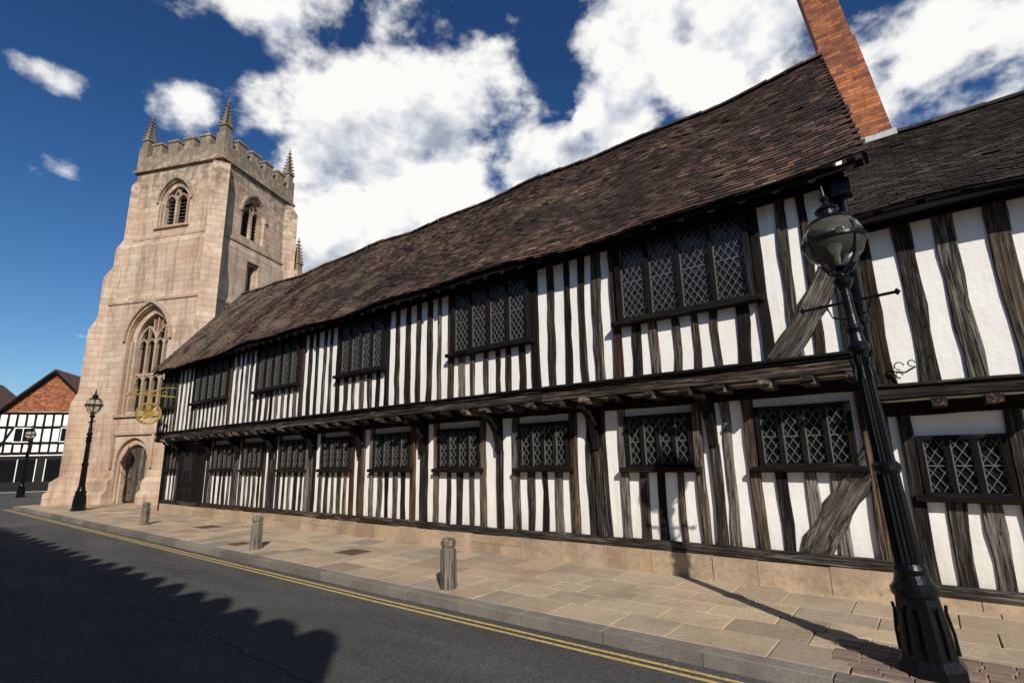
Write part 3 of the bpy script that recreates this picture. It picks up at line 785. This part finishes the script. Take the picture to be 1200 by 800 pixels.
# ================================================================= STREET LAMPS
M_enamel=mat_simple('enamel',(.6,.58,.5),.4)
def lamp(loc,scale=1.,tilt=(0,0)):
    e=empty('street_lamp',loc); e.scale=(scale,)*3; e.rotation_euler=(tilt[0],tilt[1],0)
    m=MB()
    m.lathe([(.225,-.02),(.225,.07),(.205,.10),(.19,.13),(.175,.35),(.155,.52),(.15,.56)],seg=8,rot=math.pi/8)
    m.lathe([(.145,.55),(.165,.58),(.165,.62),(.13,.66),(.115,.72),(.12,.76),(.10,.80)],seg=24)
    m.lathe([(.095,.78),(.09,1.1),(.083,1.5)],seg=32,flute=.12)
    m.lathe([(.09,1.5),(.105,1.53),(.105,1.57),(.08,1.60)],seg=24)
    m.lathe([(.076,1.58),(.070,2.0),(.060,2.55)],seg=32,flute=.12)
    m.lathe([(.060,2.52),(.085,2.56),(.09,2.60),(.065,2.64),(.055,2.72),(.07,2.76),(.053,2.80),(.045,2.9),(.040,3.16)],seg=20)
    for j in range(8):
        a=j*math.pi/4; c,s=math.cos(a),math.sin(a)
        m.tube([(c*.185,s*.185,.15),(c*.183,s*.183,.30),(c*.165,s*.165,.45),(c*.172,s*.172,.50)],.012,6)
        m.tube([(c*.085,s*.085,2.30),(c*.072,s*.072,2.42),(c*.085,s*.085,2.50)],.009,5)
    m.lathe([(.042,3.14),(.075,3.19),(.085,3.23),(.05,3.27),(.04,3.33)],seg=20)
    m.tube([(-.36,0,3.02),(.36,0,3.02)],.014,8)
    for s in (-1,1):
        m.lathe([(.005,-.03),(.028,0),(.005,.03)],(s*.37,0,3.02),8); m.tube([(s*.05,0,2.86),(s*.14,0,2.90),(s*.17,0,3.0)],.010,6)
        m.lathe([(.005,-.025),(.02,0),(.005,.025)],(s*.22,0,3.02),8)
    for k in range(4):
        a=k*math.pi/2+math.pi/4; c,s=math.cos(a),math.sin(a)
        m.tube([(c*.04,s*.04,3.28),(c*.13,s*.13,3.33),(c*.215,s*.215,3.44),(c*.262,s*.262,3.60)],.011,6)
        m.tube([(c*.262,s*.262,3.60),(c*.25,s*.25,3.70),(c*.17,s*.17,3.81)],.008,6)
    m.lathe([(.262,3.585),(.275,3.595),(.275,3.625),(.262,3.635),(.245,3.63),(.245,3.59)],seg=32)
    m.lathe([(.04,3.33),(.09,3.345),(.09,3.36),(.03,3.37)],seg=16)
    m.lathe([(.17,3.80),(.185,3.815),(.16,3.84),(.10,3.87),(.085,3.88),(.085,3.93),(.105,3.935),(.09,3.96),(.04,3.99),(.025,4.03),(.04,4.06),(.02,4.09),(.008,4.20)],seg=24)
    m.obj('iron_column',M_iron,e,False)
    gl=MB(); gl.lathe([(.06,3.365),(.15,3.41),(.215,3.48),(.25,3.56),(.255,3.61),(.25,3.68),(.225,3.75),(.18,3.805)],seg=32); gl.obj('lantern_glass',M_lampglass,e,True)
    bl=MB(); bl.lathe([(.02,3.37),(.025,3.5),(.05,3.55),(.055,3.62),(.03,3.68),(.03,3.8)],seg=12)
    bl.lathe([(.03,3.78),(.15,3.79),(.15,3.80),(.03,3.805)],seg=24)
    bl.obj('lamp_burner',M_enamel,e,True)
    return e
lamp((-.24,5.50,0),1.0,(0,-.052)); lamp((-26.8,6.25,0),1.15); lamp((-45.7,7.6,-.12),1.08)

# ================================================================= BOLLARDS
for i,(bx,by) in enumerate([(-5.36,5.36),(-11.04,5.55),(-18.28,5.85)]):
    b_=MB(); 
    secs=[(.102,0),(.100,.15),(.096,.3),(.093,.50),(.078,.512),(.078,.530),(.095,.545),(.093,.60),(.07,.635)]
    vs=[];fs=[];ex,ey=U(-.015,.015),U(-.01,.01)
    for r,z in secs:
        for k in range(4):
            for dd in (-.18,.18):
                a=.35+math.pi/4+k*math.pi/2+dd; vs.append((bx+ex*z*2+r*1.12*math.cos(a)+U(-.005,.005),by+ey*z*2+r*1.12*math.sin(a)+U(-.005,.005),z))
    q=8
    for i2 in range(len(secs)-1):
        for k in range(q): fs.append((i2*q+k,i2*q+(k+1)%q,(i2+1)*q+(k+1)%q,(i2+1)*q+k))
    fs.append(tuple((len(secs)-1)*q+k for k in range(q))); b_.add(vs,fs); b_.obj('bollard',M_bollard)

# ================================================================= DISTANT HOUSES
def timber_front(parent,w,dep,he,hr,gm):
    c=MB(); c.box(-w/2,w/2,0,dep,0,he); c.obj('plaster_walls',M_plaster,parent)
    g=MB(); g.prism([(-w/2,he),(w/2,he),(0,hr)],.02,dep); g.obj('gable',gm,parent)
    t=MB()
    for z in (2.9,3.7,4.9,he-.1): t.beam((-w/2,.02,z),(w/2,.02,z),.17,.10,jit=.01)
    x=-w/2
    while x<=w/2+.01: t.beam((x,.02,2.9),(x,.02,he-.1),.13,.09,jit=.01); x+=w/11
    for s in (-1,1): t.beam((s*w*.48,.02,3.0),(s*w*.34,.02,4.9),.14,.095)
    for s in (-1,1): t.beam((s*(w/2+.3),-.33,he-.28*(hr-he)/(w/2)),(0,-.33,hr+.03),.16,.05,jit=.003)
    t.obj('timbers',M_oakdark,parent)
    d=MB(); d.box(-w/2+.1,w/2-.1,-.12,.0,.1,2.7); 
    d.obj('shopfront',M_dark,parent)
    gl=MB(); wf=MB()
    for k in range(2):
        a=-w/2+.5+k*(w-.4)/2; gl.box(a,a+(w-.4)/2-.6,-.15,-.125,.8,2.4)
        for q in (0,.5,1):
            xx=a+q*((w-.4)/2-.6); wf.box(xx-.03,xx+.03,-.17,-.12,.75,2.45)
        a+=.55; gl.box(a+.1,a+1.2,-.095,-.0,3.8,4.8)
        for q in (0,.5,1):
            xx=a+.1+q*1.1; wf.box(xx-.03,xx+.03,-.12,-.0,3.75,4.85)
        wf.box(a+.05,a+1.25,-.125,-.0,4.80,4.87); wf.box(a+.05,a+1.25,-.125,-.0,3.73,3.8)
    gl.obj('windows',M_glass,parent); wf.obj('window_frames',M_plaster,parent)
    r=MB()
    for s in (-1,1):
        r.prism([(0,hr+.02),(s*(w/2+.35),he-.33*(hr-he)/(w/2)),(s*(w/2+.35),he-.33*(hr-he)/(w/2)+.16),(0,hr+.2)],-.35,dep+.3)
    r.obj('roof',M_roof2,parent)
M_roof2=mat_brick('plain_tile_roof',(.17,.075,.042),(.08,.043,.030),(.04,.03,.025),.2,.12)
h1=empty('half_timbered_house',(-54.5,10.0,-.12),math.radians(55)); timber_front(h1,6.4,9,6.1,9.3,M_brick)
h2=empty('brick_house',(-60.5,4.5,-.12),math.radians(62)); timber_front(h2,7.5,9,5.9,9.3,M_brick2)
h3=empty('brick_house',(-47.,34.0,-.12),math.radians(40))
c=MB(); c.box(-6,6,0,9,0,6); c.obj('brick_walls',M_brick2,h3)
c=MB(); c.prism([(-.4,5.8),(9.4,5.8),(4.5,9)],-6.2,6.2,'x'); c.obj('roof',M_roof2,h3)
c=MB()
for k in range(5):
    for z in (1,3.7): c.box(-5.3+k*2.3,-4.2+k*2.3,-.03,.1,z,z+1.5)
c.obj('windows',M_glass,h3)

# opposite terrace (behind the camera) - casts the street shadow
ot=empty('brick_terrace')
c=MB(); c.box(-62,3.4,-12,-3.5,-.1,6.85); c.obj('brick_walls',M_brick2,ot)
c=MB(); x=3.4
while x>-62:
    hh=U(.24,.36); wd=U(.52,.66)
    c.prism([(x-wd,6.85),(x,6.85),(x-.10,6.85+hh*.8),(x-wd/2,6.85+hh),(x-wd+.10,6.85+hh*.8)],-3.72,-3.45); x-=.78*U(.90,1.1)
c.box(-62,3.4,-3.62,-3.5,6.6,6.84); c.obj('parapet_cresting',M_trim,ot)
c=MB(); fr=MB()
x=1.5
while x>-60:
    for z in (.8,3.7): c.box(x-1.1,x,-3.51,-3.48,z,z+1.6); fr.box(x-1.2,x+.1,-3.5,-3.40,z-.12,z-.02); fr.box(x-.58,x-.52,-3.49,-3.46,z,z+1.6)
    x-=2.6
c.obj('windows',M_glass,ot); fr.obj('window_sills',mat_simple('white_paint',(.75,.75,.72)),ot)

# ================================================================= SKY, SUN, CAMERA
az_sun=129.5; el_sun=33.
S=Vector((math.sin(math.radians(az_sun))*math.cos(math.radians(el_sun)),math.cos(math.radians(az_sun))*math.cos(math.radians(el_sun)),math.sin(math.radians(el_sun))))
ld=bpy.data.lights.new('sun','SUN'); ld.energy=5.; ld.angle=math.radians(.5); ld.color=(1,.94,.85)
lo=bpy.data.objects.new('sun',ld); lo.rotation_euler=S.to_track_quat('Z','Y').to_euler(); lo.location=(5,-5,20); COL.objects.link(lo)
w=bpy.data.worlds.new('World'); scene.world=w; w.use_nodes=True; nt=w.node_tree; nt.nodes.clear(); n=N(nt)
w.cycles.sampling_method='MANUAL'; w.cycles.sample_map_resolution=256
out=nt.nodes.new('ShaderNodeOutputWorld'); bg=nt.nodes.new('ShaderNodeBackground'); nt.links.new(bg.outputs[0],out.inputs[0])
sky=nt.nodes.new('ShaderNodeTexSky'); sky.sky_type='NISHITA'; sky.sun_disc=False; sky.sun_elevation=math.radians(el_sun); sky.sun_rotation=math.radians(az_sun)
sky.air_density=1.0; sky.dust_density=.3; sky.ozone_density=3.0
d=n.coord('Generated')
dz=n.sep(d)[2]
tint=n.ramp(dz,[(.0,(1.05,1.2,1.28)),(.22,(.62,.96,1.22)),(.42,(.40,.76,1.10)),(.65,(.30,.58,.92))])
skyc=n.mix(1,sky.outputs[0],tint,'MULTIPLY')
def dirv(azl,el):
    a=math.radians(azl); e=math.radians(el); return Vector((-math.sin(a)*math.cos(e),math.cos(a)*math.cos(e),math.sin(e)))
blobs=[(52,30,.30,1.25,1.30),(60,22,.18,1.2,1.18),(45,27,.17,1.3,1.08),(71,43,.21,2.1,1.02),(80,45,.17,2.4,.88),(57,45,.20,2.5,1.02),(41,39,.15,1.3,.60),(13,40,.24,1.3,1.2),(22,33,.13,1.6,1.0),(33,30,.15,1.8,1.12),(-7,33,.26,1.6,1.05),
 (82,24,.075,3.0,.60),(83.5,30.5,.080,3.4,.54),(72.5,32,.075,1.4,.74),(78.5,10.8,.035,1.8,.66),(-35,25,.3,2,.9),(150,30,.35,1.5,.9),(-90,40,.4,1.5,.9)]
msk=None
for (a,e,r,kz,amp) in blobs:
    c=dirv(a,e); v=n.vmath('SUBTRACT',d,tuple(c)); v=n.vmath('MULTIPLY',v,(1,1,kz)); L=n.vmath('LENGTH',v,out='Value')
    t=n.math('SUBTRACT',1,n.math('DIVIDE',L,r),clamp=True); t=n.math('MULTIPLY',n.math('POWER',t,.5),amp)
    msk=t if msk is None else n.math('MAXIMUM',msk,t)
def dens(vec,det):
    a=n.noise(n.mapping(vec,(1,1,1.4)),6.5,det,.56,0)
    return n.math('MULTIPLY',n.math('SUBTRACT',a,.5),2.8)
n0=dens(d,7); n1=dens(n.vmath('ADD',d,tuple(S*.03+Vector((0,0,.03)))),4)
den=n.math('ADD',n0,n.math('SUBTRACT',msk,.48))
cov=n.nt.nodes.new('ShaderNodeMapRange'); cov.interpolation_type='SMOOTHSTEP'; n.put(den,cov.inputs[0]); cov.inputs[1].default_value=-.10; cov.inputs[2].default_value=.36
lit=n.math('ADD',n.math('MULTIPLY',n.math('SUBTRACT',n0,n1),.9),n.math('SUBTRACT',.84,n.math('MULTIPLY',n1,.35)))
cc=n.ramp(lit,[(.15,(5.0,5.6,6.6)),(.48,(8.4,8.8,9.6)),(.80,(12.4,12.4,12.1))])
fin=n.mix(cov.outputs[0],skyc,cc)
n.put(fin,bg.inputs[0]); bg.inputs[1].default_value=.078

cam=bpy.data.cameras.new('camera'); co=bpy.data.objects.new('camera',cam); COL.objects.link(co); scene.camera=co
th=math.radians(38);ph=math.radians(12.5);ro=math.radians(1.25)
F=Vector((-math.sin(th)*math.cos(ph),math.cos(th)*math.cos(ph),math.sin(ph))); R0=Vector((math.cos(th),math.sin(th),0)); U0=R0.cross(F)
rx=R0*math.cos(ro)-U0*math.sin(ro); ux=R0*math.sin(ro)+U0*math.cos(ro)
mt=Matrix((rx,ux,-F)).transposed().to_4x4(); mt.translation=Vector((0,0,1.7)); co.matrix_world=mt
cam.sensor_width=36; cam.lens=18.3; cam.clip_start=.05; cam.clip_end=3000
scene.view_settings.view_transform='Standard'; scene.view_settings.look='None'; scene.view_settings.exposure=0
